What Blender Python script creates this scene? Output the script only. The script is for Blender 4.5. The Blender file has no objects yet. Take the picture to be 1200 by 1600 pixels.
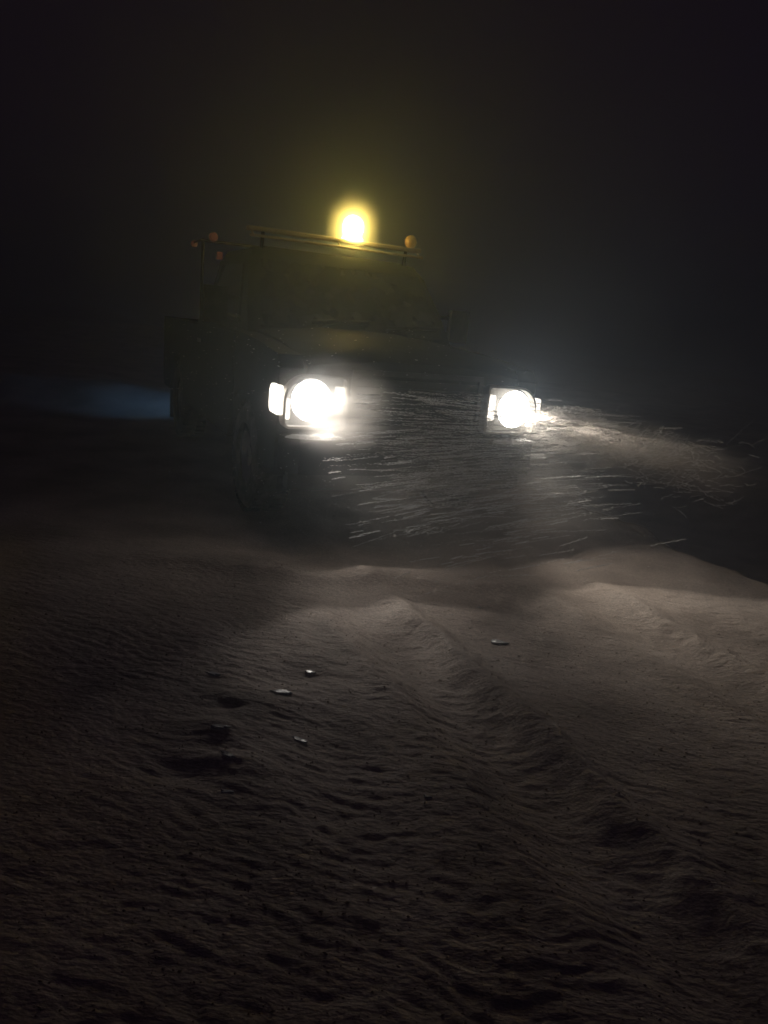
import bpy, bmesh, math, random
import numpy as np
from mathutils import Vector, Matrix
random.seed(7)
rng = np.random.default_rng(7)
R = math.radians
scene = bpy.context.scene
C = scene.collection

# ------------------------------------------------------------------ camera
CAM_H, PITCH, ROLL = 1.55, 0.2574, 0.0972
cam_d = bpy.data.cameras.new('camera')
cam_d.sensor_fit = 'VERTICAL'; cam_d.sensor_height = 36; cam_d.lens = 26.0
cam_d.clip_start = 0.05; cam_d.clip_end = 400
cam = bpy.data.objects.new('camera', cam_d); C.objects.link(cam)
fw = Vector((0, math.cos(PITCH), -math.sin(PITCH)))
V = Vector((0, math.sin(PITCH), math.cos(PITCH)))
rt = Vector((math.cos(ROLL), 0, 0)) + V * math.sin(ROLL)
up = Vector((-math.sin(ROLL), 0, 0)) + V * math.cos(ROLL)
M = Matrix((rt, up, -fw)).transposed().to_4x4()
M.translation = (0, 0, CAM_H)
cam.matrix_world = M
scene.camera = cam

# ------------------------------------------------------------------ world: a night sky, almost black
world = bpy.data.worlds.new('World'); scene.world = world; world.use_nodes = True
wn = world.node_tree; wn.nodes.clear()
wo = wn.nodes.new('ShaderNodeOutputWorld'); wb = wn.nodes.new('ShaderNodeBackground')
sky = wn.nodes.new('ShaderNodeTexSky'); sky.sky_type = 'NISHITA'; sky.sun_disc = False
sky.sun_elevation = R(-4); sky.sun_rotation = R(150)
wn.links.new(sky.outputs['Color'], wb.inputs['Color'])
wb.inputs['Strength'].default_value = 0.004
wa = wn.nodes.new('ShaderNodeAddShader'); wb2 = wn.nodes.new('ShaderNodeBackground')
wb2.inputs['Color'].default_value = (0.0042, 0.0022, 0.0056, 1); wb2.inputs['Strength'].default_value = 1.0
wn.links.new(wb.outputs[0], wa.inputs[0]); wn.links.new(wb2.outputs[0], wa.inputs[1])
wn.links.new(wa.outputs[0], wo.inputs['Surface'])

scene.view_settings.view_transform = 'Standard'
scene.view_settings.look = 'None'
scene.view_settings.exposure = 0.0
scene.view_settings.gamma = 1.0
scene.view_settings.use_curve_mapping = False
scene.render.engine = 'CYCLES'
scene.cycles.use_denoising = True
scene.cycles.max_bounces = 6
scene.cycles.volume_bounces = 1
scene.cycles.transparent_max_bounces = 16
scene.cycles.sample_clamp_indirect = 6.0
scene.cycles.pixel_filter_type = 'BLACKMAN_HARRIS'
scene.cycles.filter_width = 1.6
scene.cycles.use_light_tree = True

# ------------------------------------------------------------------ truck pose and its lamps' light
TX, TY, TYAW = 0.162, 5.11, 0.4399
TM = Matrix.Translation((TX, TY, 0)) @ Matrix.Rotation(TYAW, 4, 'Z')   # local -Y is forward
LZ = 0.98
NEAR_RGB = (1.0, 0.93, 0.85)
FAR_RGB = (1.0, 0.90, 0.78)
AMBER = (1.0, 0.45, 0.0)
EMIT_NEAR, EMIT_FAR = 22.0, 10.0
WIDE_NEAR, WIDE_FAR = 150.0, 96.0
BEAM_NEAR, BEAM_FAR = 320.0, 3600.0
BEACON_W = 12.0
BANK_FILL_W = 6.0
HAZE_D = 0.038


def spot(name, loc, aim, power, col, size, blend, radius=0.03, scale=None, parent=None):
    d = bpy.data.lights.new(name, 'SPOT'); d.energy = power; d.color = col
    d.spot_size = R(size); d.spot_blend = blend; d.shadow_soft_size = radius
    o = bpy.data.objects.new(name, d); C.objects.link(o)
    o.location = loc
    o.rotation_euler = (Vector(aim) - Vector(loc)).to_track_quat('-Z', 'Y').to_euler()
    if scale: o.scale = scale
    o.parent = parent
    return o


# ------------------------------------------------------------------ helpers
def link(name, me, mat=None, parent=None):
    o = bpy.data.objects.new(name, me); C.objects.link(o)
    if mat is not None and not me.materials: me.materials.append(mat)
    if parent is not None: o.parent = parent
    return o


def tag(o, label=None, cat=None, group=None, kind=None):
    if label: o['label'] = label
    if cat: o['category'] = cat
    if group: o['group'] = group
    if kind: o['kind'] = kind
    return o


def finish(name, bm, mat, parent=None, bevel=0.0, seg=2, smooth=True):
    if bevel > 0:
        es = [e for e in bm.edges if len(e.link_faces) == 2 and e.calc_face_angle(0) > 0.5]
        bmesh.ops.bevel(bm, geom=es, offset=bevel, segments=seg, affect='EDGES', profile=0.6, clamp_overlap=True)
    bmesh.ops.recalc_face_normals(bm, faces=bm.faces)
    me = bpy.data.meshes.new(name); bm.to_mesh(me); bm.free()
    if smooth:
        for p in me.polygons: p.use_smooth = True
        me.set_sharp_from_angle(angle=R(38))
    return link(name, me, mat, parent)


def box(bm, x0, x1, y0, y1, z0, z1):
    vs = [bm.verts.new((x, y, z)) for x in (x0, x1) for y in (y0, y1) for z in (z0, z1)]
    for f in ((0, 1, 3, 2), (4, 6, 7, 5), (0, 4, 5, 1), (2, 3, 7, 6), (0, 2, 6, 4), (1, 5, 7, 3)):
        bm.faces.new([vs[i] for i in f])
    return vs


def prism(bm, pts, axis, a, b):
    """pts is a 2-D outline; extruded along axis ('x','y','z') from a to b"""
    def P(p, t):
        return {'x': (t, p[0], p[1]), 'y': (p[0], t, p[1]), 'z': (p[0], p[1], t)}[axis]
    A = [bm.verts.new(P(p, a)) for p in pts]; B = [bm.verts.new(P(p, b)) for p in pts]
    n = len(pts)
    bm.faces.new(A); bm.faces.new(B[::-1])
    for i in range(n): bm.faces.new((A[i], B[i], B[(i + 1) % n], A[(i + 1) % n]))


def loft(bm, rings, close=True):
    L = [[bm.verts.new(p) for p in r] for r in rings]
    n = len(rings[0])
    for a, b in zip(L, L[1:]):
        for i in range(n): bm.faces.new((a[i], a[(i + 1) % n], b[(i + 1) % n], b[i]))
    if close: bm.faces.new(L[0][::-1]); bm.faces.new(L[-1])


def cyl(bm, c, r, h, axis='x', n=24, r2=None):
    r2 = r if r2 is None else r2
    rings = []
    for t, rr in ((-h / 2, r), (h / 2, r2)):
        ring = []
        for k in range(n):
            a = 2 * math.pi * k / n
            u, v = rr * math.cos(a), rr * math.sin(a)
            p = {'x': (t, u, v), 'y': (u, t, v), 'z': (u, v, t)}[axis]
            ring.append((c[0] + p[0], c[1] + p[1], c[2] + p[2]))
        rings.append(ring)
    loft(bm, rings)


def tube(bm, p0, p1, r, n=8):
    p0, p1 = Vector(p0), Vector(p1)
    q = (p1 - p0).to_track_quat('Z', 'Y')
    rings = [[tuple(p + q @ Vector((r * math.cos(2 * math.pi * k / n), r * math.sin(2 * math.pi * k / n), 0)))
              for k in range(n)] for p in (p0, p1)]
    loft(bm, rings)


def lathe(bm, prof, c, axis='z', n=28, cap=True):
    rings = []
    for r, t in prof:
        ring = []
        for k in range(n):
            a = 2 * math.pi * k / n
            u, v = r * math.cos(a), r * math.sin(a)
            p = {'x': (t, u, v), 'y': (u, t, v), 'z': (u, v, t)}[axis]
            ring.append((c[0] + p[0], c[1] + p[1], c[2] + p[2]))
        rings.append(ring)
    loft(bm, rings, cap)


# ------------------------------------------------------------------ materials
def new_mat(name):
    m = bpy.data.materials.new(name); m.use_nodes = True
    nt = m.node_tree
    return m, nt, nt.nodes['Principled BSDF'], nt.nodes['Material Output']


def simple(name, col, rough=0.5, metal=0.0, coat=0.0, grime=0.0, scale=9.0, bump=0.0):
    m, nt, p, o = new_mat(name)
    p.inputs['Roughness'].default_value = rough
    p.inputs['Metallic'].default_value = metal
    p.inputs['Coat Weight'].default_value = coat
    n = nt.nodes.new('ShaderNodeTexNoise'); n.inputs['Scale'].default_value = scale
    n.inputs['Detail'].default_value = 6
    tc = nt.nodes.new('ShaderNodeTexCoord'); nt.links.new(tc.outputs['Object'], n.inputs['Vector'])
    mx = nt.nodes.new('ShaderNodeMix'); mx.data_type = 'RGBA'
    mx.inputs['A'].default_value = (*col, 1)
    mx.inputs['B'].default_value = (0.30, 0.28, 0.26, 1)      # road salt and snow dust
    rmp = nt.nodes.new('ShaderNodeMapRange')
    rmp.inputs['From Min'].default_value = 0.45; rmp.inputs['From Max'].default_value = 0.75
    rmp.inputs['To Max'].default_value = grime
    nt.links.new(n.outputs['Fac'], rmp.inputs['Value'])
    nt.links.new(rmp.outputs['Result'], mx.inputs['Factor'])
    nt.links.new(mx.outputs['Result'], p.inputs['Base Color'])
    if bump:
        b = nt.nodes.new('ShaderNodeBump'); b.inputs['Strength'].default_value = bump
        b.inputs['Distance'].default_value = 0.01
        nt.links.new(n.outputs['Fac'], b.inputs['Height']); nt.links.new(b.outputs['Normal'], p.inputs['Normal'])
    return m


def emit(name, col, s, base=(0.8, 0.8, 0.8)):
    m, nt, p, o = new_mat(name)
    p.inputs['Base Color'].default_value = (*base, 1)
    p.inputs['Emission Color'].default_value = (*col, 1)
    p.inputs['Emission Strength'].default_value = s
    n = nt.nodes.new('ShaderNodeTexNoise'); n.inputs['Scale'].default_value = 30
    r = nt.nodes.new('ShaderNodeMapRange')
    r.inputs['To Min'].default_value = 0.45 * s; r.inputs['To Max'].default_value = 1.5 * s
    nt.links.new(n.outputs['Fac'], r.inputs['Value']); nt.links.new(r.outputs['Result'], p.inputs['Emission Strength'])
    return m


def clear(name, tint=(1, 1, 1), refl=0.08, rough=0.02):
    m, nt, p, o = new_mat(name)
    nt.nodes.remove(p)
    t = nt.nodes.new('ShaderNodeBsdfTransparent'); t.inputs['Color'].default_value = (*tint, 1)
    g = nt.nodes.new('ShaderNodeBsdfGlossy'); g.inputs['Roughness'].default_value = rough
    fr = nt.nodes.new('ShaderNodeFresnel'); fr.inputs['IOR'].default_value = 1.45
    mx = nt.nodes.new('ShaderNodeMixShader')
    nt.links.new(fr.outputs[0], mx.inputs[0]); nt.links.new(t.outputs[0], mx.inputs[1]); nt.links.new(g.outputs[0], mx.inputs[2])
    nt.links.new(mx.outputs[0], o.inputs['Surface'])
    return m


def snow_mat():
    m, nt, p, o = new_mat('dirty_snow')
    tc = nt.nodes.new('ShaderNodeTexCoord')
    n1 = nt.nodes.new('ShaderNodeTexNoise'); n1.inputs['Scale'].default_value = 1.7; n1.inputs['Detail'].default_value = 5
    n2 = nt.nodes.new('ShaderNodeTexNoise'); n2.inputs['Scale'].default_value = 75; n2.inputs['Detail'].default_value = 5
    for n in (n1, n2): nt.links.new(tc.outputs['Object'], n.inputs['Vector'])
    r1 = nt.nodes.new('ShaderNodeValToRGB')
    e = r1.color_ramp.elements
    e[0].position = 0.36; e[0].color = (0.40, 0.335, 0.29, 1)
    e[1].position = 0.66; e[1].color = (0.66, 0.57, 0.50, 1)
    mid = r1.color_ramp.elements.new(0.5); mid.color = (0.54, 0.455, 0.395, 1)
    nt.links.new(n1.outputs['Fac'], r1.inputs['Fac'])
    mx = nt.nodes.new('ShaderNodeMix'); mx.data_type = 'RGBA'; mx.blend_type = 'MULTIPLY'
    mx.inputs['Factor'].default_value = 0.55
    r2 = nt.nodes.new('ShaderNodeMapRange'); r2.inputs['From Min'].default_value = 0.3; r2.inputs['From Max'].default_value = 0.65
    r2.inputs['To Min'].default_value = 0.45; r2.inputs['To Max'].default_value = 1.15
    nt.links.new(n2.outputs['Fac'], r2.inputs['Value'])
    nt.links.new(r1.outputs['Color'], mx.inputs['A']); nt.links.new(r2.outputs['Result'], mx.inputs['B'])
    nt.links.new(mx.outputs['Result'], p.inputs['Base Color'])
    p.inputs['Roughness'].default_value = 0.75
    p.inputs['Specular IOR Level'].default_value = 0.3
    n3 = nt.nodes.new('ShaderNodeTexNoise'); n3.inputs['Scale'].default_value = 85; n3.inputs['Detail'].default_value = 4
    mp = nt.nodes.new('ShaderNodeMapping'); mp.inputs['Scale'].default_value = (0.45, 1.0, 1.0); mp.inputs['Rotation'].default_value = (0, 0, 0.27)
    nt.links.new(tc.outputs['Object'], mp.inputs['Vector']); nt.links.new(mp.outputs[0], n3.inputs['Vector'])
    b = nt.nodes.new('ShaderNodeBump'); b.inputs['Strength'].default_value = 0.9; b.inputs['Distance'].default_value = 0.007
    nt.links.new(n3.outputs['Fac'], b.inputs['Height']); nt.links.new(b.outputs['Normal'], p.inputs['Normal'])
    return m


SNOW = snow_mat()
_paint = simple('dark_truck_paint', (0.006, 0.007, 0.009), 0.6, 0, 0.0, 0.05)
PAINT = _paint; PAINT.node_tree.nodes['Principled BSDF'].inputs['Specular IOR Level'].default_value = 0.03
BLACKP = simple('black_plastic', (0.012, 0.012, 0.013), 0.6, 0, 0, 0.2)
RUBBER = simple('tyre_rubber', (0.015, 0.015, 0.015), 0.85, 0, 0, 0.45)
CHROME = simple('chrome', (0.55, 0.55, 0.56), 0.22, 1, 0, 0.35)
STEEL = simple('galvanised_bar', (0.62, 0.55, 0.46), 0.45, 0.2, 0, 0.2)
GLASS = simple('dark_cab_glass', (0.008, 0.009, 0.010), 0.06, 0, 0, 0.12)
LENS = clear('clear_lamp_lens')
GLINT_WHITE = simple('glint_white', (0.78, 0.79, 0.80), 0.7, 0, 0, 0.1, 40, 0.5)  # white for the strips that imitate light on the bumper
LAMP_N = emit('near_lamp_light', (1.0, 0.97, 0.95), EMIT_NEAR)
LAMP_F = emit('far_lamp_light', (1.0, 0.95, 0.88), EMIT_FAR)
TURN_N = emit('near_turn_lamp_light', (1.0, 0.90, 0.78), 4)
TURN_F = emit('far_turn_lamp_light', (1.0, 0.90, 0.78), 2.5)
BOWL = simple('lamp_bowl', (0.80, 0.77, 0.72), 0.3, 0.6, 0, 0.05)
BUCKET = simple('grey_bucket', (0.10, 0.095, 0.085), 0.5, 0, 0, 0.1)
BEACON = emit('amber_beacon_light', (1.0, 0.74, 0.16), 60, (0.8, 0.4, 0.02))
AMBER_DIM = emit('dim_amber_lens', (1.0, 0.62, 0.10), 0.06, (0.12, 0.055, 0.008))
RED_DIM = emit('dim_red_lens', (1.0, 0.30, 0.18), 0.035, (0.06, 0.012, 0.006))  # faint glow stands in for light reflected by the marker lenses
TAIL = simple('tail_lens', (0.35, 0.01, 0.01), 0.2, 0, 0.5, 0.1)
REAR_GLOW = emit('added_rear_glow', (0.45, 0.7, 1.0), 4)  # glow added at the tail to go with the bank's blue light

# ------------------------------------------------------------------ terrain
def vnoise(x, y, seed):
    """smooth value noise, vectorised"""
    r = np.random.default_rng(seed); T = r.random((256, 256))
    xi = np.floor(x).astype(int); yi = np.floor(y).astype(int)
    fx = x - xi; fy = y - yi
    fx = fx * fx * fx * (fx * (fx * 6 - 15) + 10); fy = fy * fy * fy * (fy * (fy * 6 - 15) + 10)
    g = lambda a, b: T[a & 255, b & 255]
    return ((g(xi, yi) * (1 - fx) + g(xi + 1, yi) * fx) * (1 - fy) + (g(xi, yi + 1) * (1 - fx) + g(xi + 1, yi + 1) * fx) * fy) * 2 - 1


def fbm(x, y, seed, o=4, gain=0.5):
    s = 0; a = 1
    for k in range(o):
        s = s + a * vnoise(x * 2 ** k + 17.3 * k, y * 2 ** k + 9.1 * k, seed + k); a *= gain
    return s


def sstep(a, b, x):
    t = np.clip((x - a) / (b - a), 0, 1); return t * t * (3 - 2 * t)


HX, HY = math.sin(TYAW), -math.cos(TYAW)         # heading of the truck
SX, SY = math.cos(TYAW), math.sin(TYAW)          # its side direction


def terrain(x, y):
    x = np.asarray(x, float); y = np.asarray(y, float)
    along = (x - TX) * HX + (y - TY) * HY
    side = (x - TX) * SX + (y - TY) * SY
    z = 0.014 * fbm(x * 0.55, y * 0.55, 11, 3)
    near = np.exp(-((x - 0.3) ** 2 + (y - 3) ** 2) / 40.0)
    # wind crust: short crests lying across the light
    wx = x + 0.06 * fbm(x * 2.2, y * 2.2, 31, 2); wy = y + 0.045 * fbm(x * 2.5 + 5, y * 2.5, 41, 2)
    u = wx - 0.28 * wy; v = wy + 0.28 * wx
    rip = np.tanh(0.9 * fbm(u * 14.0, v * 40.0, 51, 2, 0.5)) + 0.30 * (0.5 - np.abs(vnoise(u * 10.0 + 3, v * 29.0, 58)))
    amp = (0.0062 - 0.0034 * sstep(2.5, 3.6, y)) * (0.65 + 0.5 * fbm(x * 0.9, y * 0.9, 61, 2)) * np.clip(near * 1.3, 0, 1)
    calm = 1 - 0.35 * np.exp(-((side - 0.05 - 0.15 * np.sin(along)) / 0.28) ** 2) * sstep(-0.5, 1, along)
    z = z + rip * np.clip(amp, 0.002, None) * calm
    z = z + 0.004 * fbm(x * 2.6, y * 3.6, 71, 3) * near
    # ruts pressed along the truck's heading, each with a raised shoulder
    for c0, d in ((-0.79, 0.055), (0.70, 0.034), (-1.45, 0.014)):
        q = side - c0 - 0.015 * np.sin(along * 1.6 + c0) - 0.02 * fbm(along * 1.1, side * 0 + c0, 81, 2) - 0.02 * fbm(x * 7, y * 7, 83, 3)
        d = d * (0.25 + 0.75 * sstep(0.7, 1.6, along)) * (1 - 0.35 * sstep(2.6, 3.6, along))
        z = z - d * np.exp(-(q / 0.15) ** 2) + 0.85 * d * np.exp(-((q - 0.24) / 0.075) ** 2) + 0.4 * d * np.exp(-((q + 0.24) / 0.08) ** 2)
    # windrow pushed up just ahead of the bumper
    cy = 4.22 + 0.06 * np.sin(x * 2.3) + 0.12 * np.clip(x, 0, 9) ** 1.2 + 0.04 * fbm(x * 2, x * 0, 91, 2)
    hh = 0.05 * sstep(-1.75, -1.0, x) * (1 - 0.55 * sstep(0.0, 0.5, x)) * (1 - sstep(1.0, 1.7, x))
    hh = hh * (1 + 0.13 * fbm(x * 4.5, y * 4.5, 95, 5, 0.7))
    dy = y - cy
    prof = np.where(dy < 0, np.exp(-(dy / 0.085) ** 2), np.exp(-(dy / 0.26) ** 2))
    z = z + hh * prof
    # holes and lumps at the left of the lit patch
    for hx, hy, hr, hd in ((-0.56, 2.63, 0.035, -0.022), (-0.50, 2.33, 0.03, -0.012), (-0.40, 2.70, 0.10, 0.02),
                           (-0.55, 2.47, 0.06, 0.025), (-0.49, 2.26, 0.07, 0.02), (-0.60, 2.20, 0.07, -0.03), (-0.25, 2.95, 0.09, -0.02)):
        z = z + hd * np.exp(-(((x - hx + 0.03 * vnoise(x * 14, y * 14, 7)) / (hr * 1.9)) ** 2 + ((y - hy) / hr) ** 2))
    # the road's edge to the right, falling into a ditch
    e = (side - 2.15) + 0.10 * fbm(along * 0.8, side * 0, 97, 2) + 0.07 * fbm(x * 4, y * 4, 98, 4)
    z = z + 0.02 * np.exp(-((e + 0.15) / 0.22) ** 2) - 0.95 * sstep(0.0, 1.6, e) + 0.5 * sstep(3.2, 6.0, e)
    # snow bank behind the truck, on the left
    by = 10.55 + 0.10 * (x + 3) + 0.25 * fbm(x * 0.5, x * 0, 101, 2)
    bh = (0.24 + 0.09 * fbm(x * 1.1, y * 1.1, 103, 4)) * (1 - sstep(0, 2.5, x))
    bd = y - by
    z = z + bh * np.where(bd < 0, sstep(-0.85, 0.0, bd), np.exp(-(bd / 1.6) ** 2))
    z = z + 0.25 * sstep(8, 30, np.hypot(x, y)) * fbm(x * 0.1, y * 0.1, 105, 3)
    return z


def graded(lo, hi, step, far_lo, far_hi, g=1.07):
    a = list(np.arange(lo, hi, step)); s = step
    while a[-1] < far_hi: s = min(s * g, 3); a.append(a[-1] + s)
    b = []; s = step; t = lo
    while t > far_lo: s = min(s * g, 3); t -= s; b.append(t)
    return np.array(b[::-1] + a)


gx = graded(-1.9, 2.7, 0.0100, -75, 75); gy = graded(1.1, 4.9, 0.0068, -70, 80)
GX, GY = np.meshgrid(gx, gy)
GZ = terrain(GX, GY)
nx, ny = len(gx), len(gy)
me = bpy.data.meshes.new('ground')
co = np.stack([GX, GY, GZ], -1).reshape(-1, 3).astype(np.float32)
idx = np.arange(nx * ny).reshape(ny, nx)
q = np.stack([idx[:-1, :-1], idx[:-1, 1:], idx[1:, 1:], idx[1:, :-1]], -1).reshape(-1, 4)
me.vertices.add(len(co)); me.vertices.foreach_set('co', co.ravel())
me.loops.add(q.size); me.loops.foreach_set('vertex_index', q.ravel().astype(np.int32))
me.polygons.add(len(q)); me.polygons.foreach_set('loop_start', np.arange(0, q.size, 4, dtype=np.int32))
me.polygons.foreach_set('use_smooth', np.ones(len(q), bool))
me.update(); me.validate()
tag(link('ground', me, SNOW), 'brown dirty rippled snow covering the road', kind='structure')
G = lambda x, y: float(terrain(x, y))

# ------------------------------------------------------------------ haze
bm = bmesh.new(); box(bm, -82, 82, -76, 87, -4.5, 6)
bmesh.ops.recalc_face_normals(bm, faces=bm.faces)
me = bpy.data.meshes.new('haze'); bm.to_mesh(me); bm.free()
hm = bpy.data.materials.new('haze_air'); hm.use_nodes = True
nt = hm.node_tree; nt.nodes.clear()
ho = nt.nodes.new('ShaderNodeOutputMaterial'); pv = nt.nodes.new('ShaderNodeVolumePrincipled')
pv.inputs['Color'].default_value = (0.78, 0.90, 1.0, 1)
pv.inputs['Density'].default_value = HAZE_D
pv.inputs['Anisotropy'].default_value = 0.72
nt.links.new(pv.outputs[0], ho.inputs['Volume'])
tag(link('haze', me, hm), 'thin blowing snow haze in the night air', kind='stuff')

# ------------------------------------------------------------------ the truck (local: -Y forward, x<0 the near flank)
truck = bpy.data.objects.new('pickup_truck', None); C.objects.link(truck)
truck.matrix_world = TM
tag(truck, 'dark pickup truck with blazing headlights and a roof bar with lit amber beacon', 'truck')
HW = 0.98
L = 5.2


def arch(yc, r, z0, n=12):
    return [(yc + r * math.cos(a), max(z0, 0.42 + r * math.sin(a))) for a in [math.pi * k / n for k in range(n + 1)]]


# lower body with wheel arches, outline in (y, z)
Z0 = 0.48
out = [(0.06, Z0)] + arch(0.95, 0.50, Z0)[::-1] + arch(4.15, 0.50, Z0)[::-1] + [(5.12, Z0), (L, 0.62), (L, 1.30), (2.95, 1.30), (2.95, 1.34), (1.22, 1.34),
       (0.6, 1.31), (0.10, 1.26), (0.04, 1.18), (0.06, 0.78)]
bm = bmesh.new()
for s in (-1, 1):                       # two side shells
    prism(bm, out, 'x', s * (HW - 0.16), s * HW)
box(bm, -HW + 0.16, HW - 0.16, 0.16, 1.2, 0.55, 1.16)
box(bm, -HW + 0.16, HW - 0.16, 1.2, L - 0.01, 0.55, 0.80)
box(bm, -HW + 0.16, HW - 0.16, L - 0.10, L - 0.005, 0.62, 1.295)
finish('body', bm, PAINT, truck, 0.025, 2)

# hood: crowned sheet with thickness
bm = bmesh.new(); rings = []
for y, zc, w in ((0.03, 1.20, 0.80), (0.12, 1.255, 0.83), (0.5, 1.315, 0.83), (0.9, 1.345, 0.83), (1.25, 1.36, 0.83)):
    top = [(-w + 2 * w * k / 14, y, zc + 0.045 * (1 - abs(2 * k / 14 - 1) ** 3) + (0.012 if 4 <= k <= 10 else 0)) for k in range(15)]
    rings.append(top + [(w, y, zc - 0.06), (-w, y, zc - 0.06)])
loft(bm, rings); finish('hood', bm, PAINT, truck, 0.006, 1)

# cab: lofted roof/pillars; windows are separate
def cabring(y0, y1, z, w):
    return [(-w, y0, z), (w, y0, z), (w, y1, z), (-w, y1, z)]
bm = bmesh.new()
loft(bm, [cabring(1.24, 2.93, 1.33, 0.90), cabring(1.42, 2.91, 1.55, 0.875), cabring(1.72, 2.86, 1.90, 0.80), cabring(1.84, 2.80, 2.00, 0.74), cabring(2.0, 2.68, 2.035, 0.62)])
finish('cab', bm, PAINT, truck, 0.04, 3)
def quad(bm, pts, thick):
    a = [Vector(p) for p in pts]
    nrm = (a[1] - a[0]).cross(a[2] - a[0]).normalized() * thick
    A = [bm.verts.new(p) for p in a]; B = [bm.verts.new(p + nrm) for p in a]
    bm.faces.new(A); bm.faces.new(B[::-1])
    for i in range(4): bm.faces.new((A[i], B[i], B[(i + 1) % 4], A[(i + 1) % 4]))
bm = bmesh.new(); quad(bm, [(-0.80, 1.265, 1.385), (0.80, 1.265, 1.385), (0.715, 1.685, 1.90), (-0.715, 1.685, 1.90)], 0.02)
finish('windshield', bm, GLASS, truck, 0.006, 1)
bm = bmesh.new(); quad(bm, [(-0.74, 2.915, 1.42), (0.74, 2.915, 1.42), (0.70, 2.875, 1.84), (-0.70, 2.875, 1.84)], -0.012)
finish('rear_window', bm, GLASS, truck, 0.004, 1)
for s in (-1, 1):
    bm = bmesh.new(); prism(bm, [(1.26, 0.60), (2.80, 0.60), (2.80, 1.32), (1.30, 1.32)], 'x', s * (HW + 0.001), s * (HW + 0.014))
    d = finish('door', bm, PAINT, truck, 0.006, 1)
    bm = bmesh.new(); box(bm, s * HW + (0.012 if s > 0 else -0.045), s * HW + (0.045 if s > 0 else -0.012), 2.50, 2.68, 1.16, 1.195)
    finish('handle', bm, CHROME, d, 0.006, 1)
    bm = bmesh.new(); quad(bm, [(s * 0.90, 1.50, 1.40), (s * 0.90, 2.76, 1.40), (s * 0.815, 2.72, 1.86), (s * 0.815, 1.80, 1.86)], s * 0.018)
    finish('side_window', bm, GLASS, truck, 0.004, 1)
    # mirror on its arm
    bm = bmesh.new(); box(bm, s * 1.10 - 0.09, s * 1.10 + 0.09, 1.50, 1.57, 1.38, 1.66)
    mi = finish('mirror', bm, BLACKP, truck, 0.02, 2)
    for za in (1.44, 1.58):
        bm = bmesh.new(); tube(bm, (s * 0.895, 1.57, za), (s * 1.06, 1.54, za + 0.02), 0.014)
        finish('arm', bm, BLACKP, mi)
    bm = bmesh.new(); box(bm, s * 0.86 - 0.10, s * 0.86 + 0.10, 4.72, 4.735, 0.12, 0.46)
    finish('mud_flap', bm, RUBBER, truck, 0.004, 1)
    bm = bmesh.new(); box(bm, s * 0.93 - 0.045, s * 0.93 + 0.045, L - 0.002, L + 0.03, 0.86, 1.22)
    tl = finish('tail_lamp', bm, TAIL, truck, 0.01, 2)
    bm = bmesh.new(); box(bm, s * 0.93 - 0.03, s * 0.93 + 0.03, L + 0.031, L + 0.036, 0.89, 0.97)
    finish('added_rear_lamp', bm, REAR_GLOW, tl)  # added glowing patch, out of view behind the tail
for s in (-0.36, 0.30):
    bm = bmesh.new(); tube(bm, (s, 1.235, 1.395), (s + 0.28, 1.30, 1.50), 0.007); tube(bm, (s - 0.02, 1.28, 1.47), (s + 0.50, 1.30, 1.50), 0.006)
    finish('wiper', bm, BLACKP, truck)

# front: grille with slats, bumper, plate
bm = bmesh.new(); box(bm, -0.50, 0.50, -0.005, 0.02, 1.165, 1.20); box(bm, -0.50, 0.50, -0.005, 0.02, 0.80, 0.835)
box(bm, -0.50, -0.465, -0.004, 0.019, 0.83, 1.17); box(bm, 0.465, 0.50, -0.004, 0.019, 0.83, 1.17)
gr = finish('grille', bm, BLACKP, truck, 0.008, 2)
sl = None
for k in range(6):
    if sl is None:
        bm = bmesh.new(); box(bm, -0.463, 0.463, 0.004, 0.03, -0.010, 0.010); o = finish('slat', bm, BLACKP, gr, 0.003, 1); sl = o
    else:
        o = sl.copy(); C.objects.link(o); o.parent = gr
    o.location = (0, 0, 0.875 + k * 0.051)
bm = bmesh.new(); box(bm, -0.46, 0.46, 0.10, 0.12, 0.83, 1.17); finish('radiator', bm, BLACKP, gr)
bm = bmesh.new()
prism(bm, [(-0.96, 0.12), (-0.96, -0.02), (-0.88, -0.155), (-0.4, -0.185), (0.4, -0.185), (0.88, -0.155), (0.96, -0.02), (0.96, 0.12)], 'z', 0.53, 0.755)
bu = finish('bumper', bm, PAINT, truck, 0.025, 3)
bm = bmesh.new()
prism(bm, [(-0.90, 0.10), (-0.90, -0.01), (-0.80, -0.06), (0.80, -0.06), (0.90, -0.01), (0.90, 0.10)], 'z', 0.40, 0.525)
finish('air_dam', bm, BLACKP, bu, 0.015, 2)
for s in (-1, 1):
    bm = bmesh.new(); n = 26; rings = []
    for k in range(n + 1):                                   # white strip added for the lamplight reflected on the bumper's shelf
        t = k / n; x = s * (0.56 + 0.40 * t); w = 0.045 * math.sin(math.pi * t) ** 0.4 * (1 + 0.25 * random.uniform(-1, 1)) + 0.002
        h = 0.030 * math.sin(math.pi * t) ** 0.5 * (1 + 0.3 * random.uniform(-1, 1)) + 0.002
        yc = -0.115 + 0.08 * max(0, t - 0.6)
        rings.append([(x, yc - w, 0.7555), (x, yc - w * 0.8, 0.7555 + h * 0.7), (x, yc, 0.7555 + h), (x, yc + w * 0.8, 0.7555 + h * 0.7), (x, yc + w, 0.7555)])
    loft(bm, rings); finish('shelf_glint', bm, GLINT_WHITE, bu)


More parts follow.
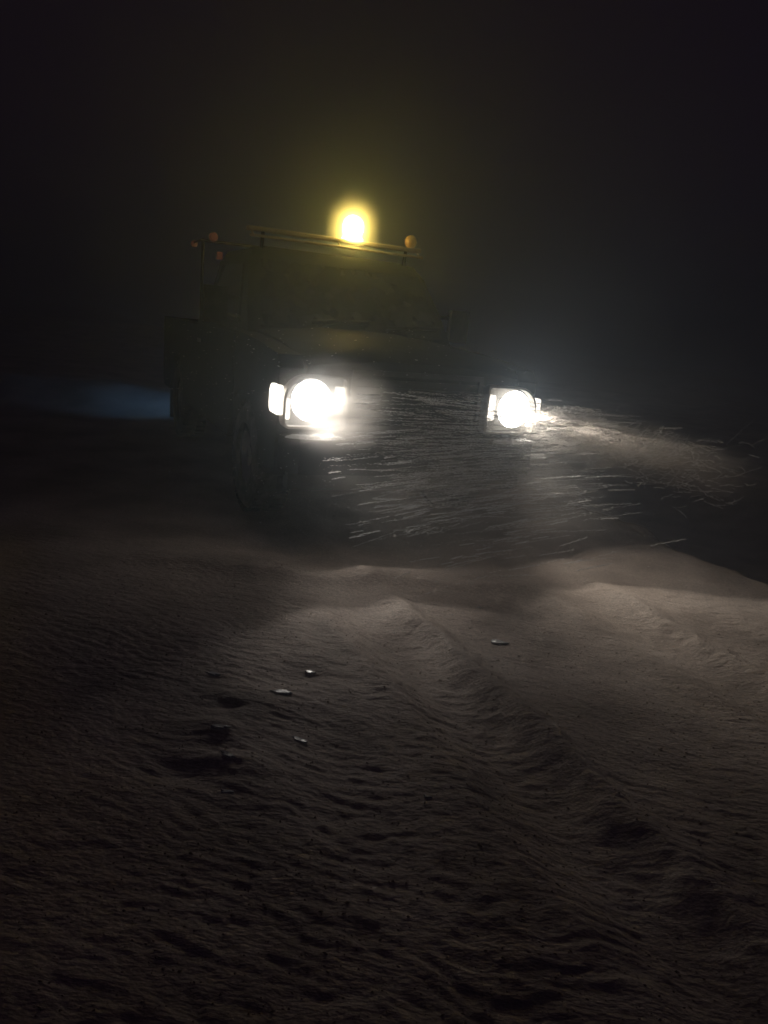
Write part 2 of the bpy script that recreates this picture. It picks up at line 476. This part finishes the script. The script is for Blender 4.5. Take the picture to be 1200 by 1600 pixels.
def round_outline(x0, x1, z0, z1, rad):
    """rad = radii for corners (x0z0, x1z0, x1z1, x0z1)"""
    pts = []
    for (cx, cz, a0), r in zip(((x0, z0, 180), (x1, z0, 270), (x1, z1, 0), (x0, z1, 90)), rad):
        ox = cx + (r if cx == x0 else -r); oz = cz + (r if cz == z0 else -r)
        for k in range(7):
            a = R(a0 + 90 * k / 6); pts.append((ox + r * math.cos(a), oz + r * math.sin(a)))
    return pts


def headlight(s, lamp, turn):
    xi, xo = 0.53, 0.965
    def mir(p): return [(s * x, z) for x, z in p]
    o1 = round_outline(xi, xo, 0.80, 1.15, (0.03, 0.05, 0.17, 0.03))
    o2 = round_outline(xi + 0.016, xo - 0.016, 0.816, 1.134, (0.02, 0.04, 0.155, 0.02))
    bm = bmesh.new()                                          # bezel: a ring with depth
    A = [[bm.verts.new((p[0], y, p[1])) for p in mir(o)] for o, y in ((o1, 0.05), (o1, -0.03), (o2, -0.035), (o2, 0.04))]
    n = len(o1)
    for a, b in ((0, 1), (1, 2), (2, 3)):
        for i in range(n): bm.faces.new((A[a][i], A[a][(i + 1) % n], A[b][(i + 1) % n], A[b][i]))
    h = finish('headlight', bm, BOWL, truck)
    bm = bmesh.new(); prism(bm, mir(o1), 'y', 0.045, 0.052); finish('lamp_bucket', bm, BUCKET, h)
    bm = bmesh.new(); cx = 0.775
    lathe(bm, [(0.135, -0.012), (0.120, 0.005), (0.085, 0.020), (0.04, 0.028), (0.005, 0.030)], (s * cx, 0, 0.985), 'y', 32, False)
    finish('reflector', bm, lamp, h)
    bm = bmesh.new(); prism(bm, mir(round_outline(xi + 0.025, xi + 0.078, 0.90, 1.08, (0.012,) * 4)), 'y', -0.020, 0.02)
    finish('turn_lamp', bm, turn, h, 0.004, 1)  # its glow stands in for light spilling from the headlamp
    bm = bmesh.new(); prism(bm, mir(round_outline(xo - 0.05, xo - 0.022, 0.86, 0.99, (0.010,) * 4)), 'y', -0.015, 0.02)
    finish('side_marker', bm, turn, h, 0.004, 1)
    bm = bmesh.new(); prism(bm, round_outline(-0.025, 0.20, 0.885, 1.07, (0.02, 0.05, 0.07, 0.02)), 'x', s * 0.967, s * 0.996)
    finish('corner_lamp', bm, turn, h, 0.008, 2)
    bm = bmesh.new(); prism(bm, mir(o2), 'y', -0.034, -0.030); finish('lens', bm, LENS, h)
    return h


headlight(-1, LAMP_N, TURN_N)
headlight(1, LAMP_F, TURN_F)

# wheels
def wheel(name, x, y, s):
    bm = bmesh.new()
    w = 0.13
    lathe(bm, [(0.25, -w), (0.37, -w), (0.405, -w + 0.03), (0.415, -0.05), (0.415, 0.05), (0.405, w - 0.03), (0.37, w), (0.25, w)], (0, 0, 0), 'x', 36, False)
    for k in range(36):
        a = 2 * math.pi * k / 36
        for sg in (-1, 1):
            c, t = Vector((sg * 0.075, 0.418 * math.cos(a + sg * 0.04), 0.418 * math.sin(a + sg * 0.04))), 0
            r = Matrix.Rotation(a, 3, 'X')
            vs = [bm.verts.new(c + r @ Vector((dx, dy, dz))) for dx in (-0.05, 0.05) for dy in (-0.012, 0.012) for dz in (-0.022, 0.022)]
            for f in ((0, 1, 3, 2), (4, 6, 7, 5), (0, 4, 5, 1), (2, 3, 7, 6), (0, 2, 6, 4), (1, 5, 7, 3)): bm.faces.new([vs[i] for i in f])
    e = bpy.data.objects.new(name, None); C.objects.link(e); e.parent = truck; e.location = (x, y, 0.425)
    finish('tyre', bm, RUBBER, e)
    bm = bmesh.new(); lathe(bm, [(0.26, s * 0.10), (0.24, s * 0.09), (0.22, s * 0.03), (0.10, s * 0.02), (0.08, s * 0.09), (0.01, s * 0.095)], (0, 0, 0), 'x', 30, False)
    finish('rim', bm, CHROME, e)
for s in (-1, 1):
    for y in (0.95, 4.15): wheel('wheel', s * 0.83, y, s)
bm = bmesh.new(); cyl(bm, (0, 0.95, 0.425), 0.05, 1.4, 'x', 12); cyl(bm, (0, 4.15, 0.425), 0.06, 1.4, 'x', 12)
box(bm, -0.45, -0.35, 0.3, 5.0, 0.46, 0.56); box(bm, 0.35, 0.45, 0.3, 5.0, 0.46, 0.56)
finish('chassis', bm, BLACKP, truck)
bm = bmesh.new(); box(bm, -0.85, 0.85, L + 0.03, L + 0.16, 0.50, 0.66); finish('rear_bumper', bm, CHROME, truck, 0.02, 2)

# roof bar
BY, BZ = 1.86, 2.145
bm = bmesh.new()
prism(bm, round_outline(BY - 0.05, BY + 0.05, BZ - 0.012, BZ + 0.022, (0.008, 0.008, 0.014, 0.014)), 'x', -0.79, 0.79)
bar = finish('roof_bar', bm, STEEL, truck, 0.003, 1)
bm = bmesh.new(); tube(bm, (-0.79, BY - 0.09, BZ - 0.055), (0.79, BY - 0.09, BZ - 0.055), 0.011)
tube(bm, (-0.76, BY - 0.09, BZ - 0.055), (-0.76, BY, BZ), 0.008); tube(bm, (0.76, BY - 0.09, BZ - 0.055), (0.76, BY, BZ), 0.008); tube(bm, (0.0, BY - 0.09, BZ - 0.055), (0.0, BY, BZ), 0.008)
finish('front_rail', bm, STEEL, bar)
for s in (-1, 1):
    bm = bmesh.new(); tube(bm, (s * 0.66, BY + 0.03, 1.97), (s * 0.66, BY, BZ), 0.016); box(bm, s * 0.66 - 0.05, s * 0.66 + 0.05, BY - 0.02, BY + 0.09, 1.965, 1.995)
    finish('foot', bm, BLACKP, bar)
# beacon: base, dome
bx = 0.135
bm = bmesh.new(); lathe(bm, [(0.0, 0), (0.092, 0), (0.092, 0.012), (0.070, 0.03), (0.0, 0.03)], (bx, BY, BZ + 0.0225), 'z', 28, False)
be = finish('beacon', bm, BEACON, truck)
bm = bmesh.new(); lathe(bm, [(0.068, 0.0), (0.088, 0.04), (0.090, 0.09), (0.078, 0.13), (0.05, 0.158), (0.02, 0.168), (0.001, 0.170)], (bx, BY, BZ + 0.0525), 'z', 28, False)
finish('dome', bm, BEACON, be)
# unlit lamp near the bar's far end, its lens given a faint glow
bm = bmesh.new(); lathe(bm, [(0.02, 0), (0.036, 0.006), (0.052, 0.035), (0.054, 0.06), (0.042, 0.092), (0.02, 0.108), (0.001, 0.112)], (0.70, BY, BZ + 0.0225), 'z', 20, False)
finish('end_lamp', bm, AMBER_DIM, bar)

# rack over the bed with marker lamps at its near end
bm = bmesh.new()
for q in (-1, 1): tube(bm, (q * 0.93, 3.05, 1.29), (q * 0.93, 3.05, 2.08), 0.014)
tube(bm, (-0.95, 3.05, 2.09), (0.95, 3.05, 2.09), 0.014); tube(bm, (-0.93, 3.05, 1.66), (0.93, 3.05, 1.66), 0.012)
for q in (-0.45, 0.0, 0.45): tube(bm, (q, 3.05, 1.29), (q, 3.05, 2.08), 0.010)
tube(bm, (-0.93, 3.05, 2.10), (-0.93, 3.56, 2.09), 0.010)
rack = finish('bed_rack', bm, BLACKP, truck)
for (x, y, z, r, m) in ((-0.84, 3.03, 2.135, 0.042, RED_DIM), (-0.93, 3.54, 2.085, 0.032, RED_DIM)):
    bm = bmesh.new(); lathe(bm, [(0.001, -0.03), (r * 0.7, -0.026), (r, -0.008), (r, 0.02), (r * 0.8, 0.026)], (x, y - 0.02, z - 0.005), 'y', 18, False)
    finish('marker_lamp', bm, m, rack)
bm = bmesh.new(); box(bm, -0.80, -0.75, 2.995, 3.035, 1.93, 2.00); finish('marker_lamp', bm, RED_DIM, rack, 0.006, 1)
scene.view_layers[0].update()

# lamps' light, with added spots for the halos and the snow bank
for nm, s, wide, beam, col in (('near', -1, WIDE_NEAR, BEAM_NEAR, NEAR_RGB), ('far', 1, WIDE_FAR, BEAM_FAR, FAR_RGB)):
    p = (s * 0.775, -0.022, 0.985)
    spot('headlight_spread', p, (s * 0.775 + 0.85, -2.1, 0.12), wide, col, 104, 1.0, 0.04, parent=truck)
    spot('headlight_beam', p, (s * 0.775 + 0.02, -3.0, 0.93), beam, col if s < 0 else (1.0, 0.86, 0.72), 11, 0.4, 0.02, parent=truck)
spot('headlight_glare', (-0.775, -0.022, 0.985), (-2.1, -4.56, 1.95), 44, (0.90, 0.96, 1.0), 60, 1.0, 0.05, parent=truck)  # extra spot aimed towards the camera, added to strengthen the halo
spot('headlight_glare', (0.775, -0.022, 0.985), (-2.3, -4.56, 1.75), 18, (0.93, 0.97, 1.0), 24, 1.0, 0.05, parent=truck)  # weaker halo spot added at the far lamp
d = bpy.data.lights.new('beacon_light', 'POINT'); d.energy = BEACON_W; d.color = AMBER; d.shadow_soft_size = 0.10
o = bpy.data.objects.new('beacon_light', d); C.objects.link(o); o.parent = truck; o.location = (bx, BY, BZ + 0.13)
spot('bank_fill_light', (-0.93, L + 0.06, 0.90), (-1.1, L + 1.0, 0.25), BANK_FILL_W, (0.16, 0.48, 1.0), 125, 1.0, 0.03, parent=truck)  # unseen lamp added to light the snow bank blue

# ------------------------------------------------------------------ loose pieces of ice and snow on the road
ICE = simple('ice_chunk', (0.70, 0.72, 0.72), 0.22, 0, 1.0, 0.03, 60, 0.25)
_n = ICE.node_tree; _t = _n.nodes.new('ShaderNodeBsdfRefraction'); _t.inputs['Color'].default_value = (0.95, 0.97, 0.95, 1); _t.inputs['Roughness'].default_value = 0.55; _t.inputs['IOR'].default_value = 1.31
_m = _n.nodes.new('ShaderNodeMixShader'); _m.inputs[0].default_value = 0.15
_n.links.new(_n.nodes['Principled BSDF'].outputs[0], _m.inputs[1]); _n.links.new(_t.outputs[0], _m.inputs[2])
_n.links.new(_m.outputs[0], _n.nodes['Material Output'].inputs['Surface'])
chunks = [(-0.35, 2.77, 0.050, 'long white ice sliver, brightest in the lit snow below the near headlight'),
          (-0.53, 2.44, 0.036, 'pale grey ice lump beside the dark hollow on the left'),
          (-0.23, 2.46, 0.036, 'small white ice chip right of the pale grey lump'),
          (0.65, 3.51, 0.055, 'bright yellowish white ice chunk ahead of the far headlight'),
          (0.60, 3.97, 0.016, 'tiny white ice crumb nearest the far side of the bumper'),
          (0.24, 2.16, 0.018, 'faint ice chip alone in the middle of the rippled snow'),
          (-0.26, 3.0, 0.028, 'flat ice chip just behind the long white sliver'),
          (-0.46, 2.27, 0.035, 'dull snow lump between the hollow and the grey lump'),
          (-0.42, 2.10, 0.028, 'dull snow lump nearest the camera on the left'),
          (-0.66, 2.86, 0.035, 'dim snow lump at the left rim of the lit snow')]
for cxx, cyy, r, lb in chunks:
    bm = bmesh.new(); bmesh.ops.create_icosphere(bm, subdivisions=2, radius=1)
    ph = random.uniform(0, 6)
    for v in bm.verts:
        k = 1 + 0.4 * math.sin(v.co.x * 3.1 + ph) * math.cos(v.co.y * 4.3 + ph) + random.uniform(-0.28, 0.2)
        v.co = Vector((v.co.x * r * 0.85 * k, v.co.y * r * 0.34 * k, min(v.co.z, 0.45 + 0.06 * math.sin(v.co.x * 5 + ph) + random.uniform(-.04, .04)) * r * 0.30))
    o = finish('ice_chunk', bm, ICE, None, smooth=False)
    o.location = (cxx, cyy, G(cxx, cyy) + r * 0.07); o.rotation_euler = (random.uniform(-0.05, 0.05), random.uniform(-0.04, 0.06), random.uniform(-0.5, 0.1))
    tag(o, lb, 'ice chunk', 'loose ice and snow lumps on the road')

# ------------------------------------------------------------------ airborne powder snow in front of the truck (a real volume)
bm = bmesh.new(); box(bm, -1.35, 1.75, -2.6, -0.02, 0.0, 1.35)
bmesh.ops.recalc_face_normals(bm, faces=bm.faces)
me = bpy.data.meshes.new('snow_plume'); bm.to_mesh(me); bm.free()
pm = bpy.data.materials.new('powder_snow_air'); pm.use_nodes = True
nt = pm.node_tree; nt.nodes.clear(); N = nt.nodes.new; K = nt.links.new
po = N('ShaderNodeOutputMaterial'); pv = N('ShaderNodeVolumePrincipled')
pv.inputs['Color'].default_value = (0.92, 0.88, 0.82, 1); pv.inputs['Anisotropy'].default_value = 0.1
tc = N('ShaderNodeTexCoord')
def vmath(op, a, b=None, val='Vector'):
    n = N('ShaderNodeVectorMath'); n.operation = op
    for i, t in enumerate((a, b)):
        if t is None: continue
        if isinstance(t, tuple): n.inputs[i].default_value = t
        else: K(t, n.inputs[i])
    return n.outputs[val]
def fmath(op, a, b=None):
    n = N('ShaderNodeMath'); n.operation = op
    for i, t in enumerate((a, b)):
        if t is None: continue
        if isinstance(t, (int, float)): n.inputs[i].default_value = t
        else: K(t, n.inputs[i])
    return n.outputs[0]
def blob(c, size, peak):
    d_ = vmath('SUBTRACT', tc.outputs['Object'], c)
    l_ = vmath('LENGTH', vmath('DIVIDE', d_, size), None, 'Value')
    m_ = N('ShaderNodeMapRange'); m_.interpolation_type = 'SMOOTHSTEP'
    m_.inputs['From Min'].default_value = 1.0; m_.inputs['From Max'].default_value = 0.0; m_.inputs['To Max'].default_value = peak
    K(l_, m_.inputs['Value']); return m_.outputs['Result']
tot = fmath('ADD', blob((0.0, -0.65, 0.55), (1.20, 1.1, 0.66), 0.55), blob((0.80, -1.1, 0.93), (0.30, 1.5, 0.20), 2.2))
tot = fmath('ADD', tot, blob((-0.74, -0.30, 0.99), (0.48, 0.40, 0.36), 9.0))  # extra density added to imitate bloom round the near lamp
nz = N('ShaderNodeTexNoise'); nz.inputs['Scale'].default_value = 1.0; nz.inputs['Detail'].default_value = 5; nz.inputs['Distortion'].default_value = 0.6
mp = N('ShaderNodeMapping'); mp.inputs['Scale'].default_value = (1.6, 3.5, 7.0); mp.inputs['Rotation'].default_value = (0, -0.25, 0)
K(tc.outputs['Object'], mp.inputs['Vector']); K(mp.outputs[0], nz.inputs['Vector'])
nr = N('ShaderNodeMapRange'); nr.inputs['From Min'].default_value = 0.38; nr.inputs['From Max'].default_value = 0.68; nr.inputs['To Min'].default_value = 0.25; nr.inputs['To Max'].default_value = 1.5
K(nz.outputs['Fac'], nr.inputs['Value'])
K(fmath('MULTIPLY', tot, nr.outputs['Result']), pv.inputs['Density']); K(pv.outputs[0], po.inputs['Volume'])
pl = link('snow_plume', me, pm); pl.matrix_world = TM
tag(pl, 'powder snow whirled up in front of the lit headlights, with added haze glow at the near one', kind='stuff')

bm = bmesh.new(); bmesh.ops.create_icosphere(bm, subdivisions=3, radius=0.62)  # dense ball of haze added round the beacon to make its halo
me = bpy.data.meshes.new('beacon_halo'); bm.to_mesh(me); bm.free()
fm = bpy.data.materials.new('halo_air'); fm.use_nodes = True
nt = fm.node_tree; nt.nodes.clear(); N = nt.nodes.new; K = nt.links.new
po = N('ShaderNodeOutputMaterial'); pv = N('ShaderNodeVolumePrincipled')
pv.inputs['Color'].default_value = (0.92, 0.92, 0.92, 1); pv.inputs['Anisotropy'].default_value = 0.3
tc = N('ShaderNodeTexCoord')
a_ = blob((0, 0, 0), (0.29, 0.29, 0.36), 3.2)
K(a_, pv.inputs['Density']); K(pv.outputs[0], po.inputs['Volume'])
fl = link('beacon_halo', me, fm); fl.location = TM @ Vector((bx, BY, BZ + 0.13))
tag(fl, 'ball of haze added round the beacon to form its amber halo', kind='stuff')

# ------------------------------------------------------------------ crumbs of snow lying on the crust
cv = []; cf = []
for _ in range(7000):
    y = 1.15 + 3.1 * random.random(); w = 0.75 * y
    x = random.uniform(-0.62 * y - 0.1, 0.62 * y + 0.3)
    r_ = 0.0014 + 0.0030 * random.random() ** 3 + (0.004 * random.random() if random.random() < 0.02 else 0)
    cv.append((x, y, r_))
P = np.array(cv); PZ = terrain(P[:, 0], P[:, 1]); V6 = []; base = np.array([(1.5, 0, 0), (-1.5, 0, 0), (0, .9, 0), (0, -.9, 0), (0, 0, .8), (0, 0, -.6)])
for (x, y, r_), z in zip(P, PZ):
    j = base * r_ * rng.uniform(0.6, 1.4, (6, 1)); a = rng.uniform(-0.9, 0.9); ca, sa = math.cos(a), math.sin(a)
    j = j @ np.array([[ca, sa, 0], [-sa, ca, 0], [0, 0, 1]])
    V6.append(j + (x, y, z + r_ * 0.25))
V6 = np.concatenate(V6)
F8 = [(0, 2, 4), (2, 1, 4), (1, 3, 4), (3, 0, 4), (2, 0, 5), (1, 2, 5), (3, 1, 5), (0, 3, 5)]
for i in range(len(P)): cf.extend([(6 * i + a, 6 * i + b, 6 * i + c) for a, b, c in F8])
CRUMB = SNOW.copy(); CRUMB.name = 'loose_snow_crumb'; _n = CRUMB.node_tree
_n.nodes['Principled BSDF'].inputs['Coat Weight'].default_value = 0.5; _n.nodes['Principled BSDF'].inputs['Coat Roughness'].default_value = 0.3
_t = _n.nodes.new('ShaderNodeBsdfTranslucent'); _t.inputs['Color'].default_value = (0.55, 0.46, 0.38, 1)
_m = _n.nodes.new('ShaderNodeMixShader'); _m.inputs[0].default_value = 0.55
_n.links.new(_n.nodes['Principled BSDF'].outputs[0], _m.inputs[1]); _n.links.new(_t.outputs[0], _m.inputs[2])
_n.links.new(_m.outputs[0], _n.nodes['Material Output'].inputs['Surface'])
me = bpy.data.meshes.new('snow_crumbs'); me.from_pydata(V6.tolist(), [], cf); me.update()
tag(link('snow_crumbs', me, CRUMB), 'crumbs of snow strewn over the rippled crust', kind='stuff')

# ------------------------------------------------------------------ blowing snow: clusters of tiny flakes strung out along the wind
FL = simple('snowflake', (0.88, 0.88, 0.89), 0.5, 0, 0, 0.0)
_n = FL.node_tree; _t = _n.nodes.new('ShaderNodeBsdfTranslucent'); _t.inputs['Color'].default_value = (0.95, 0.95, 0.95, 1)
_m = _n.nodes.new('ShaderNodeMixShader'); _m.inputs[0].default_value = 0.6
_n.links.new(_n.nodes['Principled BSDF'].outputs[0], _m.inputs[1]); _n.links.new(_t.outputs[0], _m.inputs[2])
_n.links.new(_m.outputs[0], _n.nodes['Material Output'].inputs['Surface'])
verts = []; faces = []
def flake(p, d, l, w):
    d = Vector(d).normalized(); a = d.orthogonal().normalized(); b = d.cross(a)
    a0 = random.uniform(0, 6.28); a, b = a * math.cos(a0) + b * math.sin(a0), b * math.cos(a0) - a * math.sin(a0)
    i = len(verts); p = Vector(p)
    verts.extend([p - d * l, p + d * l, p + a * w, p - a * w, p + b * w * 0.5, p - b * w * 0.5])
    for f in ((0, 2, 4), (0, 4, 3), (0, 3, 5), (0, 5, 2), (1, 4, 2), (1, 3, 4), (1, 5, 3), (1, 2, 5)):
        faces.append(tuple(i + k for k in f))
def W(lx, ly, z):
    v = TM @ Vector((lx, ly, z)); return v
def streamer(p, d, length, n, curl, sp=0.004):
    p = Vector(p); d = Vector(d).normalized()
    c = Vector((random.uniform(-1, 1), random.uniform(-1, 1), random.uniform(-1, 1))) * curl
    for k in range(n):
        t = (k + random.uniform(-0.5, 0.5)) / n
        q_ = p + d * (t * length) + c * (t * t * length)
        q_ += Vector([random.gauss(0, sp) for _ in range(3)])
        flake(q_, d + 2 * c * t, random.uniform(0.004, 0.012), random.uniform(0.0009, 0.0019))
# around and ahead of the near lamp, fanning across the front of the truck
for _ in range(820):
    lx = max(-0.8, random.gauss(-0.12, 0.38)); ly = -random.uniform(0.35, 1.5); z = min(1.12, random.gauss(0.78, 0.24))
    lo = (1.05 - z)
    d = Vector((1, 0.15 * random.gauss(0, 1), 0.04 + 0.38 * lo + random.gauss(0, 0.04)))
    streamer(W(lx, ly, z), d, random.uniform(0.06, 0.36), random.randint(10, 55), 0.04, 0.0018)
# whirling in the far lamp's beam
for _ in range(900):
    t = 0.28 + 1.6 * random.random() ** 1.3; rr = 0.03 + 0.13 * t
    lx = 0.775 + random.uniform(-1, 1) * rr; z = 0.985 - 0.02 * t + random.uniform(-1, 0.75) * rr * 0.75
    g = random.gauss(0, 0.22) + (random.uniform(0.5, 1.2) if random.random() < 0.3 * min(1, t) else 0)
    streamer(W(lx, -t, z), Vector((1, random.gauss(0, 0.3), -0.10 + g)), random.uniform(0.03, 0.12), random.randint(6, 18), 0.5, 0.0015)
for _ in range(2500):
    flake(W(random.uniform(-2, 2), -random.uniform(0.1, 3.0), random.uniform(0.1, 1.5)), (1, random.gauss(0, .3), random.gauss(0.1, 0.3)), random.uniform(0.002, 0.005), 0.001)
me = bpy.data.meshes.new('blowing_snow'); me.from_pydata([tuple(v) for v in verts], [], faces); me.update()
tag(link('blowing_snow', me, FL), 'fine snow blown across the headlight beams', kind='stuff')
print('flakes', len(verts) // 6, 'ground verts', nx * ny)
